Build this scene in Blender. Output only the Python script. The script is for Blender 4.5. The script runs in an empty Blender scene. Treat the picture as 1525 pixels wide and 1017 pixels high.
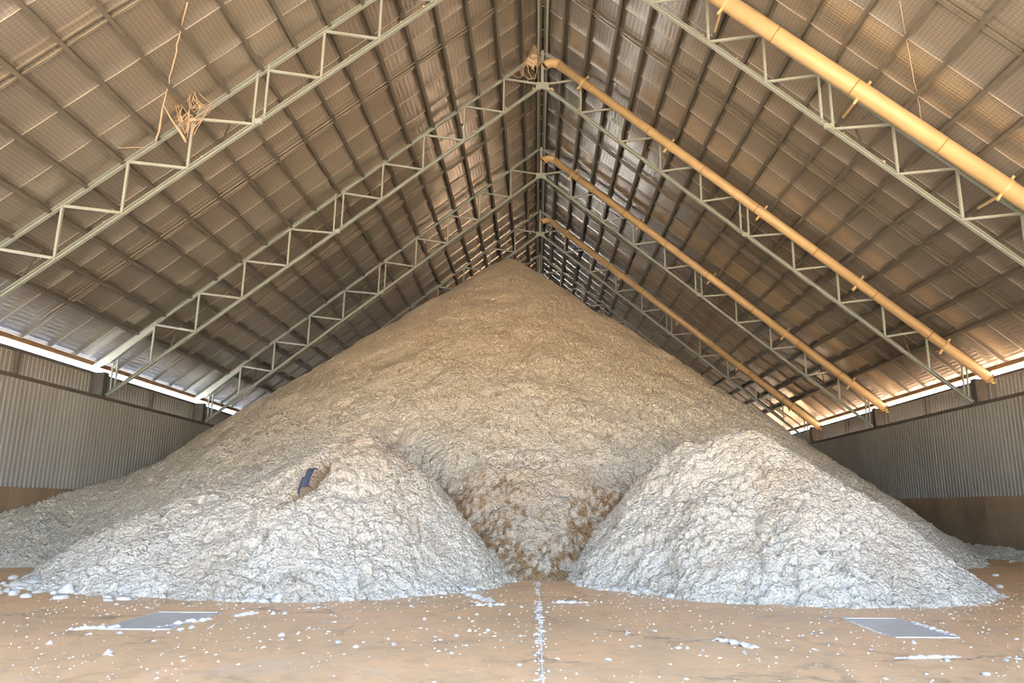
import bpy, bmesh, math, random
import numpy as np
from mathutils import Vector, Matrix

random.seed(7)
rng = np.random.default_rng(11)
SC = bpy.context.scene
COL = SC.collection

# ------------------------------------------------------------------ sizes
SL = 0.80266                       # roof slope (rise / run)
ANG = math.atan(SL)
CA, SA = math.cos(ANG), math.sin(ANG)
ZT = 18.93                         # apex of the top chords
ZB = 17.40                         # apex of the bottom chords
ZROOF = ZT + 0.27                  # apex of the underside of the roof
HALF = 15.25                       # face of the side walls
TRUSS_Y = [18.01 + 8 * k for k in range(6)]
Y_FRONT, Y_BACK = -0.5, 66.0

# ------------------------------------------------------------------ camera
def make_camera():
    p, yaw, roll, f = 0.21951, 0.00291, 0.00701, 1111.79
    cy, sy, cp, sp = math.cos(yaw), math.sin(yaw), math.cos(p), math.sin(p)
    fwd = Vector((sy * cp, cy * cp, sp))
    r0 = Vector((cy, -sy, 0)); u0 = r0.cross(fwd)
    r = r0 * math.cos(roll) + u0 * math.sin(roll)
    u = u0 * math.cos(roll) - r0 * math.sin(roll)
    cd = bpy.data.cameras.new('camera')
    cd.sensor_fit = 'HORIZONTAL'; cd.sensor_width = 36
    cd.lens = f / 1525 * 36
    cd.shift_x = -40.84 / 1525
    cd.clip_end = 600
    c = bpy.data.objects.new('camera', cd)
    m = Matrix((r, u, -fwd)).transposed().to_4x4()
    m.translation = (-0.12, 0, 1.45)
    c.matrix_world = m
    COL.objects.link(c)
    SC.camera = c
make_camera()

# ------------------------------------------------------------------ sky, sun, exposure
SUN_EL, SUN_AZ = math.radians(63), math.radians(12)      # azimuth from +x towards -y
W = bpy.data.worlds.new('sky'); SC.world = W
W.use_nodes = True
nt = W.node_tree
bg = nt.nodes['Background']
sky = nt.nodes.new('ShaderNodeTexSky')
sky.sky_type = 'NISHITA'
sky.sun_disc = False
sky.sun_elevation = SUN_EL
sky.sun_rotation = math.radians(90) + SUN_AZ
sky.air_density = 1.0; sky.dust_density = 2.0; sky.ozone_density = 1.0
nt.links.new(sky.outputs[0], bg.inputs['Color'])
bg.inputs['Strength'].default_value = 0.46
sd = bpy.data.lights.new('sun', 'SUN')
sd.energy = 21.0; sd.angle = math.radians(0.53); sd.color = (1.0, 0.93, 0.82)
so = bpy.data.objects.new('sun', sd)
dirv = -Vector((math.cos(SUN_EL) * math.cos(SUN_AZ), -math.cos(SUN_EL) * math.sin(SUN_AZ), math.sin(SUN_EL)))
so.rotation_euler = dirv.to_track_quat('-Z', 'Y').to_euler()
so.location = (40, -20, 60)
COL.objects.link(so)
DOOR_W, DOOR_H = 13.0, 8.6          # half width and height of the open front
pd = bpy.data.lights.new('door_portal', 'AREA')
pd.shape = 'RECTANGLE'; pd.size = 2 * DOOR_W; pd.size_y = DOOR_H
pd.cycles.is_portal = True
po = bpy.data.objects.new('door_portal', pd)
po.location = (0, Y_FRONT, DOOR_H / 2); po.rotation_euler = (math.radians(90), 0, 0)
COL.objects.link(po)
SC.view_settings.view_transform = 'Standard'
SC.view_settings.look = 'None'
SC.view_settings.gamma = 1
SC.view_settings.use_curve_mapping = False
SC.view_settings.exposure = 2.5
cy_ = SC.cycles
cy_.max_bounces = 10; cy_.diffuse_bounces = 7; cy_.glossy_bounces = 4
cy_.sample_clamp_indirect = 8
cy_.caustics_reflective = False; cy_.caustics_refractive = False
cy_.use_denoising = True

# ------------------------------------------------------------------ helpers
def props(o, label=None, cat=None, group=None, kind=None):
    if label: o['label'] = label
    if cat: o['category'] = cat
    if group: o['group'] = group
    if kind: o['kind'] = kind
    return o

def empty(name, loc=(0, 0, 0), **k):
    o = bpy.data.objects.new(name, None); o.location = loc; o.empty_display_size = 0.3
    COL.objects.link(o); return props(o, **k)

def link(name, me, parent=None, loc=(0, 0, 0), rot=(0, 0, 0), **k):
    o = bpy.data.objects.new(name, me); o.location = loc; o.rotation_euler = rot
    if parent is not None: o.parent = parent
    COL.objects.link(o); return props(o, **k)

class MB:
    def __init__(s): s.v = []; s.f = []; s.m = []; s.cur = 0
    def add(s, vs, fs):
        b = len(s.v); s.v += [tuple(v) for v in vs]
        s.f += [tuple(i + b for i in f) for f in fs]; s.m += [s.cur] * len(fs); return s
    def prism(s, poly, p0, p1, up=(0, 0, 1)):
        """poly: list of (a,b) in the plane across p0->p1; a along side, b along up"""
        p0, p1 = Vector(p0), Vector(p1); d = (p1 - p0).normalized(); up = Vector(up)
        if abs(d.dot(up)) > 0.98: up = Vector((0, 1, 0))
        side = d.cross(up).normalized(); u = side.cross(d).normalized()
        n = len(poly)
        vs = [p0 + side * a + u * b for a, b in poly] + [p1 + side * a + u * b for a, b in poly]
        fs = [tuple(reversed(range(n))), tuple(range(n, 2 * n))]
        fs += [(i, (i + 1) % n, n + (i + 1) % n, n + i) for i in range(n)]
        return s.add(vs, fs)
    def bar(s, p0, p1, w, h, up=(0, 0, 1)):
        return s.prism([(-w / 2, -h / 2), (w / 2, -h / 2), (w / 2, h / 2), (-w / 2, h / 2)], p0, p1, up)
    def channel(s, p0, p1, w, h, t, up=(0, 0, 1), flip=1):
        """C section: web on one side, two flanges"""
        a, b = w / 2, h / 2
        poly = [(-a, -b), (a, -b), (a, -b + t), (-a + t, -b + t), (-a + t, b - t), (a, b - t), (a, b), (-a, b)]
        if flip < 0: poly = [(-x, y) for x, y in reversed(poly)]
        return s.prism(poly, p0, p1, up)
    def box(s, x0, x1, y0, y1, z0, z1):
        vs = [(x, y, z) for z in (z0, z1) for y in (y0, y1) for x in (x0, x1)]
        return s.add(vs, [(0, 2, 3, 1), (4, 5, 7, 6), (0, 1, 5, 4), (1, 3, 7, 5), (3, 2, 6, 7), (2, 0, 4, 6)])
    def tube(s, pts, rad, n=12, caps=True):
        pts = [Vector(p) for p in pts]; rings = []; prev = None
        rads = rad if isinstance(rad, (list, tuple)) else [rad] * len(pts)
        base = len(s.v)
        for i, p in enumerate(pts):
            t = (pts[min(i + 1, len(pts) - 1)] - pts[max(i - 1, 0)]).normalized()
            if prev is None:
                a = Vector((0, 1, 0)) if abs(t.y) < 0.9 else Vector((1, 0, 0))
                n1 = t.cross(a).normalized()
            else:
                n1 = (prev - t * prev.dot(t)).normalized()
            prev = n1; n2 = t.cross(n1)
            s.v += [tuple(p + (n1 * math.cos(2 * math.pi * k / n) + n2 * math.sin(2 * math.pi * k / n)) * rads[i]) for k in range(n)]
        for i in range(len(pts) - 1):
            for k in range(n):
                a = base + i * n + k; b = base + i * n + (k + 1) % n
                s.f.append((a, b, b + n, a + n)); s.m.append(s.cur)
        if caps:
            s.f.append(tuple(base + k for k in reversed(range(n)))); s.m.append(s.cur)
            e = base + (len(pts) - 1) * n
            s.f.append(tuple(e + k for k in range(n))); s.m.append(s.cur)
        return s
    def mesh(s, name, mats, smooth=False):
        me = bpy.data.meshes.new(name); me.from_pydata(s.v, [], s.f)
        for m in (mats if isinstance(mats, (list, tuple)) else [mats]): me.materials.append(m)
        if len(set(s.m)) > 1: me.polygons.foreach_set('material_index', s.m)
        if smooth: me.polygons.foreach_set('use_smooth', [True] * len(s.f))
        bm = bmesh.new(); bm.from_mesh(me); bmesh.ops.recalc_face_normals(bm, faces=bm.faces); bm.to_mesh(me); bm.free()
        me.update(); return me
    def obj(s, name, mats, parent=None, smooth=False, loc=(0, 0, 0), **k):
        return link(name, s.mesh(name, mats, smooth), parent, loc, **k)

# ------------------------------------------------------------------ materials
def mat(name):
    m = bpy.data.materials.new(name); m.use_nodes = True
    t = m.node_tree; b = t.nodes['Principled BSDF']
    return m, t, b
def N(t, kind, **ins):
    n = t.nodes.new(kind)
    for k, v in ins.items():
        if k in n.inputs: n.inputs[k].default_value = v
        else: setattr(n, k, v)
    return n
def ramp(t, src, stops):
    r = t.nodes.new('ShaderNodeValToRGB')
    el = r.color_ramp.elements
    while len(el) < len(stops): el.new(0.5)
    for e, (p, c) in zip(el, stops):
        e.position = p; e.color = (*c, 1) if len(c) == 3 else c
    t.links.new(src, r.inputs[0]); return r
def mixc(t, fac, a, b, mode='MIX'):
    n = t.nodes.new('ShaderNodeMix'); n.data_type = 'RGBA'; n.blend_type = mode
    for s_, v in ((0, fac), (6, a), (7, b)):
        if hasattr(v, 'is_output') or isinstance(v, bpy.types.NodeSocket): t.links.new(v, n.inputs[s_])
        else: n.inputs[s_].default_value = (*v, 1) if isinstance(v, tuple) and len(v) == 3 else v
    return n.outputs[2]
def scaled(t, coord, sc):
    mp = t.nodes.new('ShaderNodeMapping'); mp.inputs['Scale'].default_value = sc
    t.links.new(coord, mp.inputs[0]); return mp.outputs[0]
def bump(t, b, height, strength, dist, normal=None):
    n = t.nodes.new('ShaderNodeBump'); n.inputs['Strength'].default_value = strength; n.inputs['Distance'].default_value = dist
    t.links.new(height, n.inputs['Height'])
    if normal is not None: t.links.new(normal, n.inputs['Normal'])
    t.links.new(n.outputs[0], b.inputs['Normal']); return n.outputs[0]

def plain(name, col, rough=0.6, metal=0.0, var=0.25, scale=3.0, dirt=None):
    m, t, b = mat(name)
    b.inputs['Roughness'].default_value = rough; b.inputs['Metallic'].default_value = metal
    tc = t.nodes.new('ShaderNodeTexCoord')
    n = N(t, 'ShaderNodeTexNoise', Scale=scale, Detail=5.0, Roughness=0.6)
    t.links.new(tc.outputs['Object'], n.inputs['Vector'])
    lo = tuple(c * (1 - var) for c in col) if dirt is None else dirt
    hi = tuple(min(1, c * (1 + var * 0.5)) for c in col)
    r = ramp(t, n.outputs['Fac'], [(0.3, lo), (0.5, col), (0.75, hi)])
    t.links.new(r.outputs[0], b.inputs['Base Color'])
    return m

M = {}
M['steel'] = plain('galvanised_steel', (0.32, 0.385, 0.385), 0.5, 0.1, 0.12, 2.0, dirt=(0.31, 0.335, 0.315))
M['purlin'] = plain('purlin_steel', (0.15, 0.147, 0.13), 0.5, 0.2, 0.2, 2.0)
M['bridging'] = plain('bridging_steel', (0.20, 0.19, 0.165), 0.45, 0.3)
M['girt'] = plain('girt_steel', (0.13, 0.115, 0.10), 0.6, 0.1)
M['column'] = plain('column_steel', (0.10, 0.10, 0.095), 0.5, 0.2, 0.2)
M['eave_brown'] = plain('brown_eave_steel', (0.30, 0.19, 0.11), 0.7, 0.1, 0.25)
M['pipe'] = plain('ochre_pipe_paint', (0.51, 0.395, 0.225), 0.42, 0.0, 0.12, 1.2)
M['pipe_dark'] = plain('pipe_joint_grime', (0.34, 0.22, 0.08), 0.6)
M['black'] = plain('mouth_shade', (0.012, 0.011, 0.01), 0.9)  # black that stands for the shade inside the pipe mouths
M['lint'] = plain('dusty_lint', (0.50, 0.41, 0.31), 0.95, 0, 0.25, 6)
M['rope'] = plain('dusty_rope', (0.54, 0.455, 0.36), 0.95, 0, 0.15, 6)
M['rag'] = plain('navy_cloth', (0.045, 0.055, 0.10), 0.85, 0, 0.4, 12)
M['band'] = plain('upper_wall_sheet', (0.29, 0.28, 0.26), 0.55, 0.1, 0.12)
M['ground'] = plain('red_earth', (0.53, 0.385, 0.25), 0.95, 0, 0.15, 0.2)
M['pale_fill'] = plain('added_pale_bounce', (0.62, 0.61, 0.59), 0.9, 0, 0.1, 0.3)  # invented pale surface that bounces light up to the left eave
M['dim_ground'] = plain('dimmed_bounce_ground', (0.30, 0.19, 0.115), 0.95, 0, 0.15, 0.2)  # unseen ground, browned to weaken its bounce
M['gable'] = plain('gable_sheet', (0.40, 0.38, 0.34), 0.6, 0.1, 0.1)

def make_foil():
    m, t, b = mat('roof_foil')
    tc = t.nodes.new('ShaderNodeTexCoord'); oc = tc.outputs['Object']
    geo = t.nodes.new('ShaderNodeNewGeometry')
    n = N(t, 'ShaderNodeTexNoise', Scale=1.0, Detail=2.0, Roughness=0.5)
    t.links.new(scaled(t, geo.outputs['Position'], (0.25, 0.3, 0.25)), n.inputs['Vector'])
    r = ramp(t, n.outputs['Fac'], [(0.3, (0.46, 0.435, 0.40)), (0.7, (0.56, 0.545, 0.515))])
    gx = N(t, 'ShaderNodeTexWave', Scale=1.0, Distortion=0.3); gx.bands_direction = 'X'
    t.links.new(scaled(t, oc, (3.6, 1, 1)), gx.inputs['Vector'])
    gy = N(t, 'ShaderNodeTexWave', Scale=1.0, Distortion=0.3); gy.bands_direction = 'Y'
    t.links.new(scaled(t, oc, (1, 3.6, 1)), gy.inputs['Vector'])
    gm = N(t, 'ShaderNodeMath', operation='MAXIMUM'); t.links.new(gx.outputs['Fac'], gm.inputs[0]); t.links.new(gy.outputs['Fac'], gm.inputs[1])
    gr = ramp(t, gm.outputs[0], [(0.55, (1.08,) * 3), (0.95, (0.86, 0.855, 0.845))])
    t.links.new(mixc(t, 1.0, r.outputs[0], gr.outputs[0], 'MULTIPLY'), b.inputs['Base Color'])
    b.inputs['Metallic'].default_value = 0.75
    b.inputs['Roughness'].default_value = 0.26
    # ribs of the sheeting run down the slope (object x); creases run across it
    w = N(t, 'ShaderNodeTexWave', Scale=1.0, Distortion=0.6, Detail=2.0)
    w.bands_direction = 'Y'; w.inputs['Detail Scale'].default_value = 0.6
    t.links.new(scaled(t, oc, (0.2, 3.2, 1)), w.inputs['Vector'])
    w2 = N(t, 'ShaderNodeTexWave', Scale=1.0, Distortion=2.5, Detail=2.0)
    w2.bands_direction = 'X'
    t.links.new(scaled(t, oc, (2.6, 0.8, 1)), w2.inputs['Vector'])
    n3 = N(t, 'ShaderNodeTexNoise', Scale=1.0, Detail=4.0, Roughness=0.6)
    t.links.new(scaled(t, oc, (9, 3, 1)), n3.inputs['Vector'])
    a1 = N(t, 'ShaderNodeMath', operation='MULTIPLY_ADD'); a1.inputs[1].default_value = 0.55
    rw = N(t, 'ShaderNodeMath', operation='MULTIPLY'); rw.inputs[1].default_value = 0.35; t.links.new(w.outputs['Fac'], rw.inputs[0])
    t.links.new(w2.outputs['Fac'], a1.inputs[0]); t.links.new(rw.outputs[0], a1.inputs[2])
    a2 = N(t, 'ShaderNodeMath', operation='MULTIPLY_ADD'); a2.inputs[1].default_value = 0.35
    t.links.new(n3.outputs['Fac'], a2.inputs[0]); t.links.new(a1.outputs[0], a2.inputs[2])
    bump(t, b, a2.outputs[0], 0.35, 0.014)
    return m
M['foil'] = make_foil()
M['lap_highlight'] = plain('foil_lap_highlight', (0.78, 0.74, 0.66), 0.4, 0.5, 0.1)  # paler strip painted as the bright edge highlight of each lap

def make_floor():
    m, t, b = mat('worn_floor')
    geo = t.nodes.new('ShaderNodeNewGeometry'); P = geo.outputs['Position']
    n = N(t, 'ShaderNodeTexNoise', Scale=0.55, Detail=7.0, Roughness=0.6, Distortion=0.8)
    t.links.new(P, n.inputs['Vector'])
    r = ramp(t, n.outputs['Fac'], [(0.28, (0.56, 0.395, 0.225)), (0.45, (0.68, 0.46, 0.255)), (0.6, (0.76, 0.49, 0.265)), (0.78, (0.70, 0.53, 0.34))])
    n2 = N(t, 'ShaderNodeTexNoise', Scale=3.0, Detail=6.0, Roughness=0.65, Distortion=1.5)
    t.links.new(P, n2.inputs['Vector'])
    r2 = ramp(t, n2.outputs['Fac'], [(0.35, (0.62, 0.62, 0.6)), (0.5, (0.95, 0.95, 0.95)), (0.75, (1.12, 1.08, 1.05))])
    c = mixc(t, 0.6, r.outputs[0], r2.outputs[0], 'MULTIPLY')
    # dark cracks, in patches
    v = N(t, 'ShaderNodeTexVoronoi', feature='DISTANCE_TO_EDGE', Scale=0.62)
    wn = N(t, 'ShaderNodeTexNoise', Scale=1.4, Detail=5.0, Roughness=0.7)
    t.links.new(P, wn.inputs['Vector'])
    va = N(t, 'ShaderNodeVectorMath', operation='MULTIPLY_ADD')
    va.inputs[1].default_value = (1.2, 1.2, 0); t.links.new(wn.outputs['Color'], va.inputs[0]); t.links.new(P, va.inputs[2])
    t.links.new(va.outputs[0], v.inputs['Vector'])
    cr = ramp(t, v.outputs['Distance'], [(0.0, (1, 1, 1)), (0.012, (0.7,) * 3), (0.03, (0, 0, 0))])
    n4 = N(t, 'ShaderNodeTexNoise', Scale=0.5, Detail=3.0); t.links.new(scaled(t, P, (1.2, 1.2, 1)), n4.inputs['Vector'])
    pm = ramp(t, n4.outputs['Fac'], [(0.48, (0, 0, 0)), (0.6, (0.7,) * 3)])
    mm = N(t, 'ShaderNodeMath', operation='MULTIPLY'); t.links.new(cr.outputs[0], mm.inputs[0]); t.links.new(pm.outputs[0], mm.inputs[1])
    c = mixc(t, mm.outputs[0], c, (0.13, 0.11, 0.09))
    # pale dusty smears
    n5 = N(t, 'ShaderNodeTexNoise', Scale=1.0, Detail=8.0, Roughness=0.7, Distortion=1.0)
    t.links.new(scaled(t, P, (0.5, 1.3, 1)), n5.inputs['Vector'])
    sm = ramp(t, n5.outputs['Fac'], [(0.56, (0, 0, 0)), (0.75, (0.55,) * 3)])
    c = mixc(t, sm.outputs[0], c, (0.62, 0.55, 0.46))
    t.links.new(c, b.inputs['Base Color'])
    rr = ramp(t, n2.outputs['Fac'], [(0.3, (0.36,) * 3), (0.7, (0.55,) * 3)])
    t.links.new(rr.outputs[0], b.inputs['Roughness'])
    b.inputs['Specular IOR Level'].default_value = 0.45
    bump(t, b, n2.outputs['Fac'], 0.25, 0.02)
    return m
M['floor'] = make_floor()

def make_concrete():
    m, t, b = mat('stained_concrete')
    geo = t.nodes.new('ShaderNodeNewGeometry'); P = geo.outputs['Position']
    n = N(t, 'ShaderNodeTexNoise', Scale=1.0, Detail=7.0, Roughness=0.62)
    t.links.new(scaled(t, P, (1, 0.7, 0.5)), n.inputs['Vector'])
    r = ramp(t, n.outputs['Fac'], [(0.3, (0.17, 0.12, 0.075)), (0.52, (0.27, 0.195, 0.125)), (0.75, (0.34, 0.26, 0.18))])
    t.links.new(r.outputs[0], b.inputs['Base Color']); b.inputs['Roughness'].default_value = 0.8
    bump(t, b, n.outputs['Fac'], 0.2, 0.03)
    return m
M['concrete'] = make_concrete()

def make_sheet():
    m, t, b = mat('corrugated_zincalume')
    geo = t.nodes.new('ShaderNodeNewGeometry'); P = geo.outputs['Position']
    n = N(t, 'ShaderNodeTexNoise', Scale=1.0, Detail=5.0, Roughness=0.6)
    t.links.new(scaled(t, P, (0.8, 0.8, 0.3)), n.inputs['Vector'])
    r = ramp(t, n.outputs['Fac'], [(0.3, (0.33, 0.335, 0.325)), (0.6, (0.385, 0.40, 0.40)), (0.8, (0.42, 0.435, 0.435))])
    t.links.new(r.outputs[0], b.inputs['Base Color'])
    b.inputs['Metallic'].default_value = 0.2; b.inputs['Roughness'].default_value = 0.55
    return m
M['sheet'] = make_sheet()

def make_seed():
    m, t, b = mat('cotton_seed')
    geo = t.nodes.new('ShaderNodeNewGeometry'); P = geo.outputs['Position']
    v = N(t, 'ShaderNodeTexVoronoi', Scale=17.0); t.links.new(P, v.inputs['Vector'])
    n = N(t, 'ShaderNodeTexNoise', Scale=26.0, Detail=4.0, Roughness=0.7); t.links.new(P, n.inputs['Vector'])
    n2 = N(t, 'ShaderNodeTexNoise', Scale=0.8, Detail=6.0, Roughness=0.65); t.links.new(P, n2.inputs['Vector'])
    base = ramp(t, n2.outputs['Fac'], [(0.3, (0.75, 0.69, 0.58)), (0.5, (0.80, 0.75, 0.66)), (0.72, (0.84, 0.81, 0.74))])
    sp = ramp(t, n.outputs['Fac'], [(0.33, (0.40, 0.33, 0.26)), (0.46, (0.84, 0.82, 0.79)), (0.62, (1.07, 1.07, 1.07))])
    c = mixc(t, 0.85, base.outputs[0], sp.outputs[0], 'MULTIPLY')
    at = N(t, 'ShaderNodeAttribute', attribute_name='damp')
    c = mixc(t, at.outputs['Fac'], c, (0.36, 0.235, 0.13))
    t.links.new(c, b.inputs['Base Color'])
    b.inputs['Roughness'].default_value = 0.95
    b.inputs['Specular IOR Level'].default_value = 0.1
    h = N(t, 'ShaderNodeMath', operation='MULTIPLY_ADD'); h.inputs[1].default_value = -0.9
    t.links.new(v.outputs['Distance'], h.inputs[0]); t.links.new(n.outputs['Fac'], h.inputs[2])
    bump(t, b, h.outputs[0], 1.0, 0.06)
    return m
M['seed'] = make_seed()

def make_fluff():
    m, t, b = mat('loose_lint_seed')
    tc = t.nodes.new('ShaderNodeTexCoord')
    n = N(t, 'ShaderNodeTexNoise', Scale=14.0, Detail=5.0, Roughness=0.7); t.links.new(tc.outputs['Object'], n.inputs['Vector'])
    r = ramp(t, n.outputs['Fac'], [(0.3, (0.56, 0.51, 0.44)), (0.5, (0.72, 0.695, 0.65)), (0.7, (0.80, 0.79, 0.76))])
    t.links.new(r.outputs[0], b.inputs['Base Color']); b.inputs['Roughness'].default_value = 0.95
    bump(t, b, n.outputs['Fac'], 0.8, 0.02)
    return m
M['fluff'] = make_fluff()

def make_plate():
    m, t, b = mat('steel_cover_plate')
    geo = t.nodes.new('ShaderNodeNewGeometry'); P = geo.outputs['Position']
    n = N(t, 'ShaderNodeTexNoise', Scale=4.0, Detail=6.0, Roughness=0.7); t.links.new(P, n.inputs['Vector'])
    r = ramp(t, n.outputs['Fac'], [(0.3, (0.42, 0.43, 0.43)), (0.55, (0.52, 0.53, 0.53)), (0.8, (0.60, 0.59, 0.57))])
    t.links.new(r.outputs[0], b.inputs['Base Color'])
    b.inputs['Metallic'].default_value = 0.35; b.inputs['Roughness'].default_value = 0.32
    return m
M['plate'] = make_plate()

# ------------------------------------------------------------------ the setting
MB().box(-HALF - 0.6, HALF + 0.6, Y_FRONT - 1, Y_BACK, -0.3, 0).obj('floor', M['floor'], kind='structure')
g = MB()
for x0, x1, y0, y1 in ((-150, 150, -150, Y_FRONT), (-HALF - .6, HALF + .6, Y_BACK, 150)):
    g.add([(x0, y0, -0.05), (x1, y0, -0.05), (x1, y1, -0.05), (x0, y1, -0.05)], [(0, 1, 2, 3)])
g.obj('ground', M['ground'], kind='structure')
MB().box(HALF + 0.6, 150, Y_FRONT, 150, -0.3, -0.05).obj('ground', M['dim_ground'], kind='structure')  # unseen ground, made darker to dim the bounce onto the right eave
MB().box(-150, -HALF - 0.6, Y_FRONT, 150, -0.3, -0.05).obj('bounce_ground', M['pale_fill'], kind='structure')  # added out of view to light the left eave

def side_wall(name, s):
    w = empty(name, (s * HALF, 0, 0), kind='structure')
    # everything below is local to the wall's face; +x is out of the shed for s = 1
    pm = MB().box(0, 0.25, 0.005, 3.995, 0, 1.98).mesh('concrete_panel', M['concrete'])
    if s < 0: pm.transform(Matrix.Scale(-1, 4, (1, 0, 0))); pm.flip_normals()
    y = Y_FRONT
    ys = []
    yy = -2.0
    while yy < 62: ys.append(yy); yy += 4
    for y in ys: link('concrete_panel', pm, w, (0, y, 0))
    # profiled lining sheets, 4 m runs of twenty trapezoidal ribs
    prof = []
    for k in range(20):
        o = k * 0.2
        prof += [(o, 0.0), (o + 0.085, 0.0), (o + 0.115, -0.014), (o + 0.165, -0.014), (o + 0.195, 0.0)]
    prof.append((4.0, 0.0))
    b = MB()
    vs = [(s * d, q, z) for z in (1.94, 5.03) for q, d in prof]; n = len(prof)
    b.add(vs, [(i, i + 1, n + i + 1, n + i) for i in range(n - 1)])
    b.box(*sorted((s * 0.01, s * 0.05)), 0, 4, 1.9, 1.96)
    sm = b.mesh('lining_sheet', M['sheet'])
    for y in ys: link('lining_sheet', sm, w, (0, y, 0))
    # ledge girt under the recessed upper band, and its top rail
    gm = MB().channel((s * 0.12, 0, 5.09), (s * 0.12, 3.98, 5.09), 0.3, 0.12, 0.02, flip=s).mesh('girt', M['girt'])
    bm_ = MB()
    vs = []; k = 0
    prof2 = [(i * 0.2 + a, d) for i in range(20) for a, d in ((0, 0), (0.15, 0), (0.16, 0.015), (0.19, 0.015))] + [(4, 0)]
    n = len(prof2)
    bm_.add([(s * (0.50 + d), q, z) for z in (5.0, 6.0) for q, d in prof2], [(i, i + 1, n + i + 1, n + i) for i in range(n - 1)])
    um = bm_.mesh('upper_sheet', M['band'])
    rm = MB().bar((s * 0.47, 0, 5.98), (s * 0.47, 3.98, 5.98), 0.07, 0.09).mesh('top_rail', M['girt'])
    for y in ys:
        link('girt', gm, w, (0, y, 0)); link('upper_sheet', um, w, (0, y, 0)); link('top_rail', rm, w, (0, y, 0))
    pm2 = MB().bar((s * 0.44, 0, 5.12), (s * 0.44, 0, 5.94), 0.12, 0.08, up=(0, 1, 0)).mesh('mullion_post', M['girt'])
    for y in TRUSS_Y: link('mullion_post', pm2, w, (0, y + 4, 0))
    link('mullion_post', pm2, w, (0, TRUSS_Y[0] - 4, 0))
    return w
wall_l = side_wall('wall_left', -1)
wall_r = side_wall('wall_right', 1)

def gable(name, y, opening):
    zE = ZROOF - SL * 16.2
    b = MB()
    if opening:
        for q in (-1, 1):
            b.add([(q * 16.2, y, 0), (q * DOOR_W, y, 0), (q * DOOR_W, y, 6.6), (q * DOOR_W, y, ZROOF - SL * DOOR_W), (q * 16.2, y, zE)], [(0, 1, 2, 3, 4)])
            b.add([(q * DOOR_W, y, 6.6), (q * 7, y, DOOR_H), (q * 7, y, ZROOF - SL * 7), (q * DOOR_W, y, ZROOF - SL * DOOR_W)], [(0, 1, 2, 3)])
        b.add([(-7, y, DOOR_H), (7, y, DOOR_H), (7, y, ZROOF - SL * 7), (0, y, ZROOF), (-7, y, ZROOF - SL * 7)], [(0, 1, 2, 3, 4)])
    else:
        b.add([(-16.2, y, 0), (16.2, y, 0), (16.2, y, zE), (0, y, ZROOF), (-16.2, y, zE)], [(0, 1, 2, 3, 4)])
    b.obj(name, M['gable'], kind='structure')
gable('wall_front', Y_FRONT, True)
gable('wall_back', Y_BACK, False)
# ---- roof: foil-faced sheets, purlins, bridging, ridge and eave members
ceil = empty('ceiling', (0, 0, 0), kind='structure')
S_EAVE = 16.15 / CA
PUR_S = [0.30] + [1.09 * k + 0.03 for k in range(1, 19)]
def roof_rot(s):
    # local x runs down the slope, local y along the shed, local z up out of the roof
    m = Matrix(((s * CA, 0, s * SA), (0, 1, 0), (-SA, 0, CA)))
    if s < 0: m = Matrix(((-CA, 0, -SA), (0, 1, 0), (-SA, 0, CA)))
    return m
def roof_pt(s, d, y, h=0.0):
    """d = distance down the slope from the ridge, h = height above the roof plane"""
    return Vector((s * (d * CA + h * SA), y, ZROOF - d * SA + h * CA))
SHEET_W = 1.35
def sheet_mesh(s, seed):
    r = np.random.default_rng(seed)
    xs = [0.0]
    edges = [0.0] + PUR_S + [S_EAVE]
    pts = []
    for a, b_ in zip(edges[:-1], edges[1:]):
        sag = r.uniform(0.004, 0.014)
        for k in range(4):
            u = k / 4; pts.append((a + (b_ - a) * u, -sag * math.sin(math.pi * u) ** 0.8 if u > 0 else 0.0))
    pts.append((S_EAVE, 0.0))
    cols = [-0.03, 0.3, 0.65, 1.0, SHEET_W - 0.03, SHEET_W - 0.025, SHEET_W]
    drop = [0.004, -0.004, -0.006, -0.008, -0.014, -0.020, -0.020]
    b = MB(); nx, nc = len(pts), len(cols)
    for d, zz in pts:
        for c, dz in zip(cols, drop):
            amp = 1 + r.uniform(-0.1, 0.1)
            b.v.append(tuple(roof_pt(s, d, c, zz * amp + dz) - Vector((0, 0, ZROOF))))
    for i in range(nx - 1):
        for j in range(nc - 1):
            b.f.append((i * nc + j, i * nc + j + 1, (i + 1) * nc + j + 1, (i + 1) * nc + j)); b.m.append(1 if j >= nc - 2 else 0)
    me = bpy.data.meshes.new('insulation_sheet'); me.from_pydata(b.v, [], b.f)
    me.materials.append(M['foil']); me.materials.append(M['lap_highlight'])
    me.polygons.foreach_set('material_index', b.m)
    me.polygons.foreach_set('use_smooth', [True] * len(b.f))
    me.update(); return me
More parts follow.
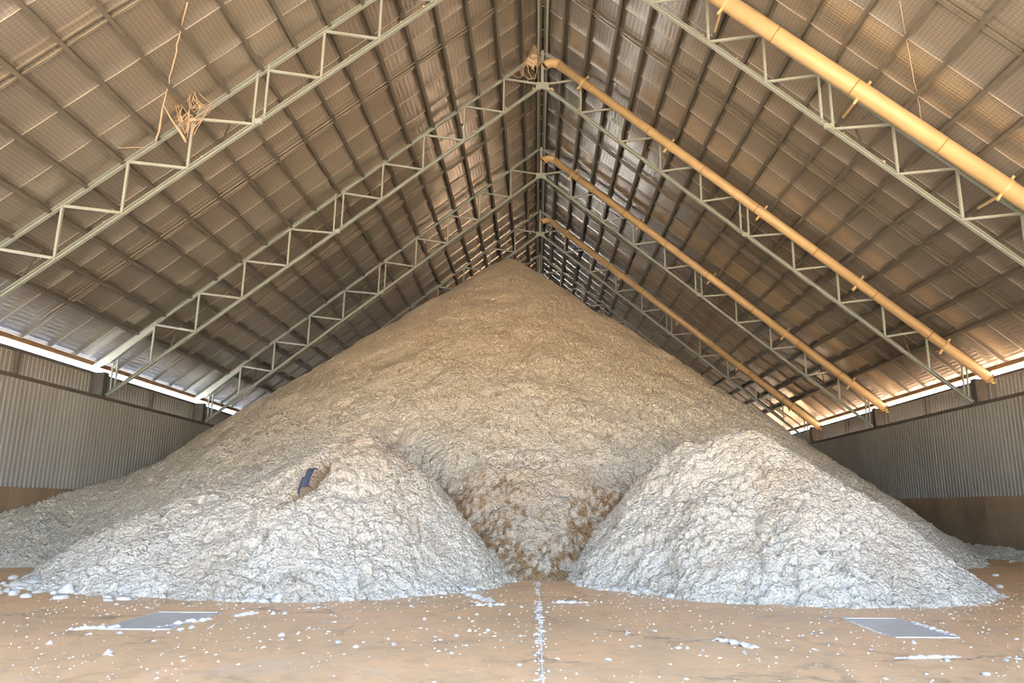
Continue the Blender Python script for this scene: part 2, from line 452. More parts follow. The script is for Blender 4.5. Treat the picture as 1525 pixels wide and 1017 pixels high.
for s in (-1, 1):
    variants = [sheet_mesh(s, 40 + k + (10 if s > 0 else 0)) for k in range(5)]
    y = 14.25 - SHEET_W * 11
    k = 0
    while y < Y_BACK:
        link('insulation_sheet', variants[(k * 3 + (k // 4)) % 5], ceil, (0, y, ZROOF))
        y += SHEET_W; k += 1
    c = MB()
    c.add([roof_pt(s, d, yy, 0.06 + h) for h in (0, 0.03) for d in (0, S_EAVE + 0.03) for yy in (Y_FRONT - 0.1, Y_BACK + 0.1)],
          [(0, 1, 3, 2), (4, 6, 7, 5), (0, 2, 6, 4), (1, 5, 7, 3), (2, 3, 7, 6)])
    c.obj('roof_cladding', M['gable'], ceil)
    # purlins
    up = roof_pt(s, 0, 0, 1) - roof_pt(s, 0, 0, 0)
    pmesh = MB().channel((0, Y_FRONT, 0), (0, Y_BACK, 0), 0.10, 0.22, 0.010, up=up, flip=s).mesh('purlin', M['purlin'])
    for d in PUR_S[:-1]:
        link('purlin', pmesh, ceil, roof_pt(s, d, 0, -0.135))
    # brown eave purlin
    e = MB().bar((0, Y_FRONT, 0), (0, Y_BACK, 0), 0.09, 0.15).mesh('eave_purlin', M['eave_brown'])
    link('eave_purlin', e, ceil, (s * 15.93, 0, ZROOF - SL * 15.93 - 0.06), label='brown eave purlin')
    # paired bridging bars at mid bay
    for yb in [t - 4 for t in TRUSS_Y] + [TRUSS_Y[-1] + 4]:
        for dy in (-0.09, 0.09):
            b = MB()
            b.channel(roof_pt(s, PUR_S[1] - 0.3, yb + dy, -0.12), roof_pt(s, PUR_S[-1] - 0.1, yb + dy, -0.12), 0.04, 0.05, 0.006, up=up)
            b.obj('bridging_bar', M['bridging'], ceil)
# ridge members
for x in (-0.16, 0.16):
    MB().channel((x, Y_FRONT, ZROOF - 0.34), (x, Y_BACK, ZROOF - 0.34), 0.07, 0.16, 0.01, flip=(1 if x > 0 else -1)).obj('ridge_channel', M['steel'], ceil)
for t in TRUSS_Y:
    for dy in (-5.0, -3.0, 2.0):
        MB().bar((-0.13, t + dy, ZROOF - 0.36), (0.13, t + dy, ZROOF - 0.36), 0.25, 0.03, up=(0, 0, 1)).obj('ridge_plate', M['girt'], ceil)

# ------------------------------------------------------------------ roof trusses
NODES = [1.48, 2.97, 4.47, 5.96, 7.46, 9.25, 10.80, 12.34, 13.81]
def top_z(x): return ZT - 0.06 - SL * abs(x)
def bot_z(x): return ZB - SL * abs(x)
def truss_meshes():
    parts = []
    def add(name, mb, m='steel', smooth=False): parts.append((name, mb.mesh(name, M[m], smooth)))
    for s in (-1, 1):
        upv = (0, 0, 1)
        b = MB().channel((0, 0, top_z(0)), (s * 13.9, 0, top_z(13.9)), 0.11, 0.11, 0.014, up=upv, flip=s); add('top_chord', b)
        b = MB().channel((0, 0, bot_z(0)), (s * 15.22, 0, bot_z(15.22)), 0.105, 0.105, 0.014, up=upv, flip=s); add('bottom_chord', b)
        # deep haunch where the chord meets the column
        b = MB()
        pl = [(13.7, top_z(13.7) + 0.07), (15.78, top_z(15.78) + 0.07), (15.78, top_z(15.78) - 0.10), (15.2, top_z(15.2) - 0.30), (13.85, top_z(13.85) - 0.22)]
        for y0 in (-0.012,):
            vs = [(s * x, y0, z) for x, z in pl] + [(s * x, -y0, z) for x, z in pl]; n = len(pl)
            b.add(vs, [tuple(range(n)), tuple(reversed(range(n, 2 * n)))] + [(i, n + i, n + (i + 1) % n, (i + 1) % n) for i in range(n)])
        b.bar((s * 13.7, 0, top_z(13.7) + 0.06), (s * 15.78, 0, top_z(15.78) + 0.06), 0.14, 0.014)
        b.bar((s * 13.85, 0, top_z(13.85) - 0.22), (s * 15.2, 0, top_z(15.2) - 0.30), 0.14, 0.014)
        add('haunch', b)
        prev = 0.0
        for k, x in enumerate(NODES):
            zb_, zt_ = bot_z(x), top_z(x)
            if k == 4:
                for xx in (7.38, 7.66):
                    add('web_post', MB().channel((s * xx, 0, bot_z(xx)), (s * xx, 0, top_z(xx) + 0.1), 0.055, 0.055, 0.009, up=(0, 1, 0)))
                add('splice_plate', MB().box(*sorted((s * 7.42, s * 7.62)), -0.035, 0.035, bot_z(7.52) - 0.07, bot_z(7.52) + 0.07))
            else:
                add('web_post', MB().channel((s * x, 0, zb_), (s * x, 0, zt_), 0.062, 0.062, 0.009, up=(0, 1, 0)))
            xp = prev if k != 5 else 7.66
            add('web_diagonal', MB().channel((s * (x if k != 4 else 7.38), 0, top_z(x) - 0.02), (s * xp, 0, bot_z(xp) + 0.03), 0.062, 0.062, 0.009, flip=s))
            prev = x if k != 4 else 7.66
        # last diagonal, paired end struts, column
        for dx, xt in ((0.0, 15.17), (0.14, 15.0)):
            add('end_strut', MB().bar((s * (15.12 - dx), 0.06, bot_z(15.15) + 0.05), (s * xt, 0.06, top_z(xt) - 0.1), 0.05, 0.05, up=(0, 1, 0)))
        c = MB()
        c.box(*sorted((s * 15.31, s * 15.69)), -0.01, 0.01, 2.0, 6.02)
        c.box(*sorted((s * 15.29, s * 15.31)), -0.15, 0.15, 2.0, 6.0)
        c.box(*sorted((s * 15.68, s * 15.70)), -0.15, 0.15, 2.0, 6.0)
        c.box(*sorted((s * 15.31, s * 15.68)), -0.14, -0.125, 5.12, 6.0)
        add('column', c, 'column')
        for xf in (3.9, 8.5, 13.2):
            add('fly_brace', MB().bar((s * xf, 0.04, bot_z(xf) + 0.06), (s * (xf + 0.25), 1.1, top_z(xf + 0.25) + 0.10), 0.05, 0.015), 'girt')
    add('king_post', MB().channel((0, 0, bot_z(0) - 0.1), (0, 0, top_z(0)), 0.1, 0.1, 0.014, up=(0, 1, 0)))
    g2 = MB()
    pl = [(-0.28, bot_z(0.28) - 0.02), (0, bot_z(0) - 0.14), (0.28, bot_z(0.28) - 0.02), (0.22, bot_z(0) + 0.1), (-0.22, bot_z(0) + 0.1)]
    n = 5
    g2.add([(x, -0.055, z) for x, z in pl] + [(x, 0.055, z) for x, z in pl], [tuple(range(n)), tuple(reversed(range(n, 2 * n)))] + [(i, n + i, n + (i + 1) % n, (i + 1) % n) for i in range(n)])
    add('apex_gusset', g2)
    return parts
TP = truss_meshes()
T_LABEL = ['nearest steel roof truss, peak above the picture, hung with a dusty cord',
           'second steel roof truss from the front, a dusty web tangled at its peak',
           'third steel roof truss from the front, second yellow elbow from the top before its peak',
           'fourth steel roof truss from the front, its peak directly above the tip of the heap',
           'fifth steel roof truss, its left half mostly hidden behind the heap',
           'last and darkest steel roof truss, almost all hidden behind the heap']
for y, lab in zip(TRUSS_Y, T_LABEL):
    t = empty('roof_truss', (0, y, 0), label=lab, cat='roof truss', group='steel roof trusses')
    for nm, me in TP: link(nm, me, t)

# ------------------------------------------------------------------ ochre pipes down the right slope
def make_pipe(y, line, rad, label, reach=0.45):
    """line: z = a + b * x in the plane y"""
    a, b = line
    root = empty('ochre_pipe', (15.6, y, a + b * 15.6), label=label, cat='pipe', group='ochre pipes along the right roof slope')
    O = Vector(root.location)
    L = lambda x, dz=0: Vector((x, y, a + b * x + dz)) - O
    d = Vector((1, 0, b)).normalized(); nrm = Vector((-b, 0, 1)).normalized()
    x_top = 0.62
    MB().tube([L(x_top), L(15.62)], rad, 28).obj('tube', M['pipe'], root, True)
    # elbow, mouth pointing down
    p0 = L(x_top)
    path = [p0 + d * 0.02]
    t = -d.copy(); p = p0.copy()
    tot = math.radians(84); steps = 10; seg = rad * 0.36
    for i in range(steps):
        ang = -tot / steps
        t = Matrix.Rotation(ang, 3, 'Y') @ t
        p = p + t * seg; path.append(p.copy())
    e = MB().tube(path, rad, 28, caps=False)
    e.tube([path[-1], path[-2], path[-3]], rad * 0.93, 28, caps=False)
    e.obj('elbow', M['pipe'], root, True)
    MB().tube([path[-2], path[-2] + (path[-1] - path[-2]) * 0.5], rad * 0.9, 24).obj('mouth_shade_plug', M['black'], root, label='black plug for the shade inside the mouth')  # plug painted black for the shade inside the pipe
    tt = (path[-1] - path[-2]).normalized()
    MB().tube([path[-1] - tt * 0.03, path[-1]], [rad * 1.04, rad * 1.04], 28, caps=False).obj('mouth_rim', M['pipe_dark'], root, True)
    # joint rings
    for x in [x_top + 0.02, 1.85, 4.0, 5.95, 7.85, 9.9, 11.9, 13.7]:
        MB().tube([L(x) - d * 0.018, L(x) + d * 0.018], rad * 1.05, 28).obj('joint_ring', M['pipe_dark'], root, True)
    # saddle clamps with tabs above and below, reaching back to the top chord
    for x in [1.55, 4.75, 8.05, 11.35, 14.2]:
        c = MB()
        c.tube([L(x) - d * 0.035, L(x) + d * 0.035], rad * 1.06, 28)
        c.bar(L(x) + nrm * rad * 0.9, L(x) + nrm * (rad + 0.16), 0.05, 0.07, up=d)
        c.bar(L(x) - nrm * rad * 0.9, L(x) - nrm * (rad + 0.2), 0.05, 0.07, up=d)
        c.bar(L(x) - nrm * (rad + 0.04), L(x) - nrm * (rad * 0.6) + Vector((0, reach + 0.05, 0)), 0.05, 0.05)
        c.obj('clamp', M['pipe'], root)
    # lower end: flange, coupling hook and hanging cable
    q = L(15.62)
    MB().tube([q - d * 0.02, q + d * 0.03], rad * 1.12, 28).obj('end_flange', M['pipe_dark'], root, True)
    h = MB(); pts = []
    for k in range(8):
        an = math.radians(-20 + 30 * k)
        pts.append(q + d * (0.12 + 0.11 * math.sin(an)) + nrm * (0.10 * math.cos(an) + 0.02) + Vector((0, -0.05, 0)))
    h.tube(pts, 0.045, 8)
    h.tube([q + d * 0.02, q + d * 0.12], rad * 0.55, 14)
    h.obj('coupling', M['pipe'], root, True, label='bright yellow coupling hook')
    MB().tube([q + d * 0.1 + Vector((0, -0.03, 0)), q + d * 0.14 + Vector((0, -0.03, -0.35)), q + d * 0.12 + Vector((0, -0.02, -0.72))], 0.014, 6).obj('hanging_cable', M['girt'], root)
    MB().bar(q - nrm * 0.05 + Vector((0, 0.2, 0.1)), q + nrm * (rad + 0.32) + Vector((0, 0.2, 0)), 0.03, 0.03).obj('hanger_rod', M['girt'], root)
    return root
PO = -0.43
make_pipe(TRUSS_Y[0] - 1.0, (ZT - 0.954, -SL + 0.03), 0.225, 'nearest and thickest ochre yellow pipe, crossing the upper corner of the roof', 1.0)
make_pipe(TRUSS_Y[1] - 0.45, (ZT + PO, -SL), 0.17, 'long ochre yellow pipe before the second truss, its elbow highest at the ridge')
make_pipe(TRUSS_Y[2] - 0.45, (ZT + PO, -SL), 0.17, 'middle ochre yellow pipe before the third truss, elbow halfway down the ridge')
make_pipe(TRUSS_Y[3] - 0.45, (ZT + PO, -SL), 0.17, 'farthest and darkest ochre pipe, its elbow just above the tip of the heap')

# ------------------------------------------------------------------ the heap of cottonseed
def vnoise(x, y, seed):
    xi = np.floor(x).astype(np.int64); yi = np.floor(y).astype(np.int64)
    fx, fy = x - xi, y - yi
    fx = fx * fx * fx * (fx * (fx * 6 - 15) + 10); fy = fy * fy * fy * (fy * (fy * 6 - 15) + 10)
    def h(a, b):
        k = (a * 374761393 + b * 668265263 + seed * 974634777) & 0xffffffff
        k = ((k ^ (k >> 13)) * 1274126177) & 0xffffffff
        return ((k ^ (k >> 16)) & 0xffff) / 65535.0
    a = h(xi, yi); b = h(xi + 1, yi); c = h(xi, yi + 1); d = h(xi + 1, yi + 1)
    return (a * (1 - fx) + b * fx) * (1 - fy) + (c * (1 - fx) + d * fx) * fy
def fbm(x, y, seed, oct=4, gain=0.5):
    v = 0; a = 1; tot = 0
    for o in range(oct):
        v = v + a * vnoise(x * 2 ** o, y * 2 ** o, seed + o * 17); tot += a; a *= gain
    return v / tot - 0.5
def worley(x, y, seed):
    xi = np.floor(x).astype(np.int64); yi = np.floor(y).astype(np.int64)
    best = np.full(x.shape, 9.0)
    def h(a, b, s):
        k = (a * 374761393 + b * 668265263 + s * 974634777) & 0xffffffff
        k = ((k ^ (k >> 13)) * 1274126177) & 0xffffffff
        return ((k ^ (k >> 16)) & 0xffff) / 65535.0
    for i in (-1, 0, 1):
        for j in (-1, 0, 1):
            a, b = xi + i, yi + j
            px = a + 0.1 + 0.8 * h(a, b, seed); py = b + 0.1 + 0.8 * h(a, b, seed + 5)
            best = np.minimum(best, (px - x) ** 2 + (py - y) ** 2)
    return np.sqrt(best)
def cone(x, y, cx, cy, H, slopes, tip=0.5):
    """slopes: list of (angle in degrees, slope) around the cone, 0 = +x, 90 = +y"""
    dx, dy = x - cx, y - cy
    a = np.degrees(np.arctan2(dy, dx)) % 360
    an = np.array([q[0] for q in slopes] + [slopes[0][0] + 360]); sv = np.array([q[1] for q in slopes] + [slopes[0][1]])
    m = np.interp(a, an, sv)
    r = np.sqrt(dx * dx + dy * dy)
    return H - m * (np.sqrt(r * r + tip * tip) - tip)
def smax(a, b, k): return 0.5 * (a + b + np.sqrt((a - b) ** 2 + k * k))
def smin(a, b, k): return 0.5 * (a + b - np.sqrt((a - b) ** 2 + k * k))
def sstep(a, b, x):
    t = np.clip((x - a) / (b - a), 0, 1); return t * t * (3 - 2 * t)

def heap_fields(x, y):
    main = cone(x, y, -1.57, 36.0, 13.78, [(0, 0.704), (45, 0.704), (90, 0.70), (135, 0.696), (180, 0.696), (205, 0.75), (230, 0.736), (270, 0.68), (310, 0.69), (335, 0.765)], 0.4)
    # low spread against the left wall
    main = smax(main, 2.15 - 0.17 * np.abs(x + 15.5) - 0.21 * np.maximum(0, 26.5 - y) - 0.3 * np.maximum(0, y - 30), 0.5)
    # thin spill along the foot of the right wall
    main = smax(main, 0.26 - 0.22 * np.abs(x - 15.2) - 0.05 * np.maximum(0, 25 - y), 0.1)
    # dug-out bay in the middle: steep concave face
    foot = 16.0 + 0.10 * (x - 0.1) ** 2 * (np.abs(x) < 3) + 0.9 * (np.abs(x) >= 3)
    cut = 0.80 * (y - foot) + 0.05 * np.maximum(0, y - foot) ** 2
    w = sstep(-5.2, -4.2, x) * (1 - sstep(3.2, 4.4, x))
    main = np.where(w > 0, main * (1 - w) + smin(main, cut, 0.12) * w, main)
    left = cone(x, y, -3.98, 17.2, 2.98, [(0, 1.05), (45, 0.95), (90, 0.65), (150, 0.56), (180, 0.60), (225, 0.66), (270, 0.645), (315, 0.80)], 0.45)
    left2 = cone(x, y, -7.3, 17.3, 1.75, [(0, 0.5), (90, 0.5), (180, 0.66), (205, 0.67), (236, 0.66), (262, 0.52), (270, 0.50), (315, 0.5)], 0.8)
    left = smax(left, left2, 0.35)
    right = cone(x, y, 4.33, 16.03, 3.03, [(0, 0.774), (45, 0.774), (90, 0.65), (180, 1.12), (225, 1.1), (270, 0.843), (315, 0.78)], 0.4)
    rb = cone(x, y, 3.2, 16.4, 2.82, [(0, 0.76), (90, 0.7), (180, 1.2), (230, 1.15), (270, 0.843), (315, 0.76)], 0.4)
    rc = cone(x, y, 3.85, 16.2, 2.93, [(0, 0.76), (90, 0.66), (180, 1.1), (230, 1.0), (270, 0.84), (315, 0.78)], 0.5)
    right = smax(smax(right, rc, 0.1), rb, 0.12)
    return main, left, right

def build_heap():
    nx = 900
    xs = np.linspace(-HALF + 0.03, HALF - 0.03, nx)
    ys = [10.8]
    while ys[-1] < 52: ys.append(ys[-1] + (0.00215 * ys[-1] if ys[-1] < 39 else 0.5))
    ys = np.array(ys); ny = len(ys)
    X, Y = np.meshgrid(xs, ys)
    wx = X + 0.5 * fbm(X * 0.8, Y * 0.8, 3, 3); wy = Y + 0.5 * fbm(X * 0.8, Y * 0.8, 9, 3)
    f = heap_fields(wx, wy)
    F = np.stack(f); own = F.argmax(0); Hh = F.max(0)
    gy, gx = np.gradient(Hh, ys, xs)
    nl = np.sqrt(1 + gx * gx + gy * gy)
    nxv, nyv, nzv = -gx / nl, -gy / nl, 1 / nl
    # lumps: stretched a little down the slope
    big = fbm(X * 0.55, Y * 0.55, 21, 4) * 0.13
    med = fbm(X * 2.2, Y * 1.8, 33, 3) * 0.06
    near = 1 - 0.35 * sstep(20, 32, Y)
    wq = 0.06 * fbm(X * 6, Y * 6, 71, 2)
    w1 = np.sqrt(np.clip(1 - (worley((X + 0.3 * wq) / 0.135, (Y - 0.3 * wq) / 0.15, 5) / 0.74) ** 2, 0, 1)) * 0.125 * (0.55 + 0.9 * vnoise(X * 2.3, Y * 2.3, 15))
    w2 = np.clip(1 - worley((X - wq) / 0.38 + 7, (Y + wq) / 0.42, 8), 0, 1) * 0.03
    fine = fbm(X * 14, Y * 12, 55, 2) * 0.06
    # occasional pits
    pit = -0.08 * sstep(0.68, 0.80, fbm(X * 1.5, Y * 1.2, 61, 4) + 0.5) - 0.09 * sstep(0.66, 0.76, fbm(X * 3.1, Y * 2.7, 81, 3) + 0.5)
    top = 1 - 0.6 * sstep(6, 13.0, Hh)
    disp = (big * (0.4 + 0.6 * near) + (med + w1 + w2 + fine + pit) * near) * top - 0.06
    # gouge with the rag in the left mound
    gx0, gy0 = -4.57, 15.38
    ux, uy = math.cos(1.25), math.sin(1.25)
    la = (X - gx0) * ux + (Y - gy0) * uy; lb = -(X - gx0) * uy + (Y - gy0) * ux
    gouge = np.exp(-(la / 0.8) ** 4 - (lb / 0.15) ** 2)
    vx, vy = math.cos(1.06), math.sin(1.06)
    lc = (X + 5.17) * vx + (Y - 15.75) * vy; ld = -(X + 5.17) * vy + (Y - 15.75) * vx
    gouge2 = np.exp(-(lc / 0.5) ** 4 - (ld / 0.11) ** 2)
    disp = disp - 0.36 * gouge - 0.26 * gouge2
    VX = np.clip(X + nxv * disp, -HALF + 0.02, HALF - 0.02); VY = Y + nyv * disp; VZ = Hh + nzv * disp
    # colour attribute: damp brown material exposed in the dug face and the gouge
    wdig = sstep(-4.4, -3.2, X) * (1 - sstep(2.6, 3.6, X)) * (own == 0) * (1 - sstep(18.6, 19.4, Y))
    pn = fbm(X * 1.1, Y * 1.1, 91, 4) + 0.5
    edge = np.maximum(sstep(1.4, 0.0, F[0] - F[1]), sstep(1.3, 0.0, F[0] - F[2]))
    crumb = vnoise(X * 8, Y * 7, 141) * 0.45 + vnoise(X * 17, Y * 15, 151) * 0.55
    damp = wdig * (0.30 + 0.8 * sstep(0.44, 0.80, pn * 0.55 + 0.34 * edge + 1.0 * (crumb - 0.42)))
    damp = np.maximum(damp, 0.95 * np.clip(np.exp(-(la / 0.85) ** 4 - (lb / 0.26) ** 2) * (0.6 + 0.8 * crumb) + gouge2, 0, 1)) * (1 + 0.0 * X)
    damp = np.maximum(damp, 0.42 * np.exp(-(((X + 3.75) / 0.9) ** 2 + ((Y - 16.7) / 0.9) ** 2) ** 2) * (own == 1))
    damp = np.maximum(damp, 0.22 * sstep(0.60, 0.74, fbm(X * 0.9 + 4, Y * 1.3, 131, 4) + 0.5) * (Hh < 4.5) * (own != 0))
    damp = np.maximum(damp, 0.25 * np.clip((-pit) / 0.15, 0, 1))  # pits tinted brown, stronger where deeper
    damp = np.clip(damp, 0, 1)
    # faces
    idx = np.arange(nx * ny).reshape(ny, nx)
    q = np.stack([idx[:-1, :-1], idx[:-1, 1:], idx[1:, 1:], idx[1:, :-1]], -1).reshape(-1, 4)
    zq = VZ.reshape(-1)[q].max(1); keep = zq > 0.0
    oq = own.reshape(-1)[q[:, 0]]
    co = np.stack([VX, VY, VZ], -1).reshape(-1, 3); da = damp.reshape(-1)
    specs = [('cottonseed_heap', 'huge pointed pale heap of cottonseed rising to the roof ridge', 0),
             ('cottonseed_mound', 'low white cottonseed mound with a navy rag stuck in its ochre gouge', 1),
             ('cottonseed_mound', 'low white cottonseed mound to the right of the dug-out bay, spilling towards the steel plate', 2)]
    for nm, lab, k in specs:
        fq = q[keep & (oq == k)]
        used, inv = np.unique(fq, return_inverse=True)
        fq = inv.reshape(-1, 4)
        me = bpy.data.meshes.new(nm)
        v = co[used].copy(); v[:, 2] = np.maximum(v[:, 2], -0.03)
        me.vertices.add(len(v)); me.vertices.foreach_set('co', v.reshape(-1).astype(np.float32))
        me.loops.add(fq.size); me.loops.foreach_set('vertex_index', fq.reshape(-1).astype(np.int32))
        me.polygons.add(len(fq)); me.polygons.foreach_set('loop_start', (np.arange(len(fq)) * 4).astype(np.int32))
        me.polygons.foreach_set('use_smooth', np.ones(len(fq), bool))
        me.update(calc_edges=True)
        at = me.attributes.new('damp', 'FLOAT', 'POINT'); at.data.foreach_set('value', da[used].astype(np.float32))
        me.materials.append(M['seed'])
        link(nm, me, label=lab, cat='seed heap', group=('cottonseed mounds before the big heap' if k else None))
    return lambda x, y: float(max(a[0] for a in heap_fields(np.array([x]), np.array([y]))))
height = build_heap()

# ------------------------------------------------------------------ loose seed on the floor
def lump_mesh(seed, flat=0.6, sub=2):
    r = random.Random(seed); bm = bmesh.new()
    bmesh.ops.create_icosphere(bm, subdivisions=sub, radius=1.0)
    ph = [r.uniform(0, 6.28) for _ in range(6)]
    for v in bm.verts:
        c = v.co
        k = 1 + 0.16 * math.sin(3.1 * c.x + ph[0]) + 0.16 * math.sin(3.7 * c.y + ph[1]) + 0.12 * math.sin(5.3 * c.z + ph[2]) + 0.10 * math.sin(7 * c.x + 5 * c.y + ph[3]) + r.uniform(-0.17, 0.17)
        v.co = Vector((c.x * k, c.y * k * 0.85, max(-0.25, c.z * k) * flat + 0.25 * flat))
    me = bpy.data.meshes.new('seed_clump'); bm.to_mesh(me); bm.free()
    me.materials.append(M['fluff']); me.polygons.foreach_set('use_smooth', [True] * len(me.polygons)); return me
LUMPS = [lump_mesh(k, 0.62 + 0.07 * (k % 4), 2 if k < 5 else 1) for k in range(9)]
PLATES = [(-4.92, 10.22, 0.42, 0.73), (4.47, 10.03, 0.37, 0.77)]
def on_plate(x, y, m=0.0): return any(abs(x - a) < w + m and abs(y - b) < h + m for a, b, w, h in PLATES)
for (a, b, w, h), lab in zip(PLATES, ['grey steel cover plate in the floor before the left mound', 'grey steel cover plate in the floor before the right mound']):
    p = empty('cover_plate', (a, b, 0), label=lab, cat='floor plate')
    MB().box(-w + 0.015, w - 0.015, -h + 0.015, h - 0.015, 0.0005, 0.007).obj('plate', M['plate'], p)
    f = MB()
    for x in (-w, w): f.box(x - 0.012, x + 0.012, -h, h, 0.0005, 0.012)
    for y in (-h, h): f.box(-w, w, y - 0.012, y + 0.012, 0.0005, 0.012)
    f.obj('frame', M['plate'], p)

def clump(x, y, r, label, group, mesh=None, sx=1.0, rz=None):
    me = mesh or random.choice(LUMPS)
    o = link('seed_clump', me, None, (x, y, -0.1 * r * 0.4), (0, 0, random.uniform(0, 6.28) if rz is None else rz), label=label, cat='seed clump', group=group)
    o.scale = (r * sx, r, r * random.uniform(0.8, 1.15)); return o

taken = []
def free(x, y, r):
    for a, b, c in taken:
        if (a - x) ** 2 + (b - y) ** 2 < (c + r) ** 2: return False
    taken.append((x, y, r)); return True

# single drifts that stand out
def drift_mesh(seed, n, length, wid):
    """a low ragged strip of lint: lumps blended into one height field"""
    r = np.random.default_rng(seed)
    gx, gy = np.meshgrid(np.linspace(-length / 2, length / 2, int(length / 0.018)), np.linspace(-wid, wid, int(2 * wid / 0.018)))
    H = np.full(gx.shape, -0.02)
    for k in range(n):
        u = r.uniform(-0.46, 0.46); c = (u * length, r.normal() * wid * 0.28); rad = min(wid * 0.75, r.uniform(0.025, 0.065)) * (1.15 - abs(u))
        H = np.maximum(H, (rad * rad - (gx - c[0]) ** 2 - (gy - c[1]) ** 2) / rad * 0.6)
    H = np.maximum(H, 0.010 * (1 - (2 * gx / length) ** 4) - (gy - 0.2 * wid * np.sin(gx * 9)) ** 2 * 30)
    H = H + 0.012 * (vnoise(gx * 45 + 50, gy * 45 + 50, seed) - 0.5)
    ny, nx = gx.shape; idx = np.arange(nx * ny).reshape(ny, nx)
    q = np.stack([idx[:-1, :-1], idx[:-1, 1:], idx[1:, 1:], idx[1:, :-1]], -1).reshape(-1, 4)
    q = q[H.reshape(-1)[q].max(1) > 0.0]
    u_, inv = np.unique(q, return_inverse=True)
    co = np.stack([gx, gy, np.maximum(H, -0.004)], -1).reshape(-1, 3)[u_]
    me = bpy.data.meshes.new('seed_drift'); me.from_pydata(co.tolist(), [], inv.reshape(-1, 4).tolist())
    me.materials.append(M['fluff']); me.polygons.foreach_set('use_smooth', [True] * len(me.polygons)); me.update(); return me
DR = [(-1.10, 13.05, 1.55, 0.14, -67, 46, 'longest white seed drift, trailing from the left mound towards the floor joint'),
      (0.42, 12.35, 0.62, 0.10, 4, 16, 'white drift of loose seed just past the floor joint, before the dug-out bay'),
      (-4.08, 10.80, 0.42, 0.13, 62, 16, 'ragged white drift beside the far corner of the left cover plate'),
      (-4.55, 10.0, 0.9, 0.10, 66, 26, 'white seed drift lying along the right edge of the left cover plate'),
      (-5.42, 9.55, 0.55, 0.10, 20, 16, 'white seed drift at the near outer corner of the left cover plate'),
      (2.10, 8.78, 0.62, 0.07, -62, 20, 'thin white seed streak beside a dark crack, alone on the open floor'),
      (4.86, 9.9, 1.25, 0.06, 88, 30, 'white seed drift along the outer edge of the right cover plate'),
      (4.08, 10.1, 1.3, 0.03, 88, 20, 'thin white seed line along the inner edge of the right cover plate'),
      (3.85, 8.05, 0.75, 0.05, 8, 16, 'low smear of white seed nearer the front than the right cover plate'),
      (-0.80, 12.0, 0.45, 0.09, 15, 12, 'small white drift left of the floor joint, before the trailing drift'),
      (1.15, 14.25, 0.35, 0.10, 2, 10, 'small white drift lying at the mouth of the dug-out bay')]
for i, (x, y, L_, w, rz, n, lab) in enumerate(DR):
    link('seed_drift', drift_mesh(70 + i, n, L_, w), None, (x, y, 0.004), (0, 0, math.radians(rz)), label=lab, cat='seed drift')
    taken.append((x, y, 0.12))

def foot_y(x, y0=11.0, y1=19.5):
    """first point, going away from the front, where the mounds rise from the floor"""
    y = y0
    while y < y1:
        if height(x, y) > 0.10: return y
        y += 0.08
    return None
count = 0
# row of fat clumps along the foot of the left mound and its apron
x = -12.0
while x < -0.9:
    fy = foot_y(x)
    if fy is not None and random.random() < 0.85:
        r = random.uniform(0.04, 0.11) * (1.15 if x > -7 else 1.3)
        y = fy - random.uniform(-0.12, 0.18) - (random.random() ** 3) * 1.0 * (x < -6.5)
        if free(x, y, r * 0.7):
            clump(x, y, r, 'fat white seed clump rolled to the foot of the left mound', 'clumps along the foot of the left mound', sx=random.uniform(1, 1.45), rz=random.uniform(-0.5, 0.5)); count += 1
    x += random.uniform(0.14, 0.34)
x = 0.5
while x < 8.0:
    fy = foot_y(x)
    if fy is not None and random.random() < 0.7:
        r = random.uniform(0.03, 0.085) * (1.7 if x < 2.6 else 1.0)
        y = fy - random.uniform(-0.1, 0.14)
        if free(x, y, r * 0.7):
            clump(x, y, r, 'small white seed clump rolled to the foot of the right mound', 'clumps along the foot of the right mound', sx=random.uniform(1, 1.5)); count += 1
    x += random.uniform(0.16, 0.34)
# along the floor joint
y = 6.7
while y < 15.6:
    r = random.uniform(0.012, 0.032)
    x = -0.05 + random.gauss(0, 0.02) - (0.05 if random.random() < 0.4 else 0)
    if free(x, y, r * 0.6):
        clump(x, y, r, 'little white seed clump caught along the straight floor joint', 'clumps along the floor joint', sx=random.uniform(1, 2.2), rz=0); count += 1
    y += abs(random.gauss(0, 0.2)) + 0.10 + (0.5 if random.random() < 0.08 else 0)
# scattered on the open floor: left, middle, right
def scatter(n, gen, size, label, group):
    global count
    k = 0; tries = 0
    while k < n and tries < 4000:
        tries += 1
        x, y = gen()
        r = size()
        if abs(x + 0.05) < 0.15 or on_plate(x, y, 0.06) or height(x, y) > -0.05 or not free(x, y, r * 1.1): continue
        far = 'nearer the mounds' if y > 9.6 else 'nearer the front'
        big = 'larger' if r > 0.028 else 'tiny'
        if y > 12.4 or len(label.split()) > 12: lab, grp = label, group
        else: lab, grp = big + ' ' + label + ', ' + far, big + ' ' + group + ', ' + far
        clump(x, y, r, lab, grp, sx=random.uniform(1, 1.5)); k += 1; count += 1
CLUST = {}
def clustered(key, x0, x1, y0, y1, nc, spread):
    if key not in CLUST: CLUST[key] = [(random.uniform(x0, x1), random.uniform(y0, y1)) for _ in range(nc)]
    def g():
        if random.random() < 0.45: return random.uniform(x0, x1), random.uniform(y0, y1)
        cx, cy = random.choice(CLUST[key]); return cx + random.gauss(0, spread * 1.4), cy + random.gauss(0, spread)
    return g
sz = lambda: 0.012 + 0.022 * random.random() ** 2
scatter(44, clustered('l', -6.5, -2.6, 7.0, 12.6, 16, 0.28), lambda: 0.016 + 0.024 * random.random() ** 2, 'white seed clump on the floor around the left plate', 'clumps on the floor around the left plate')
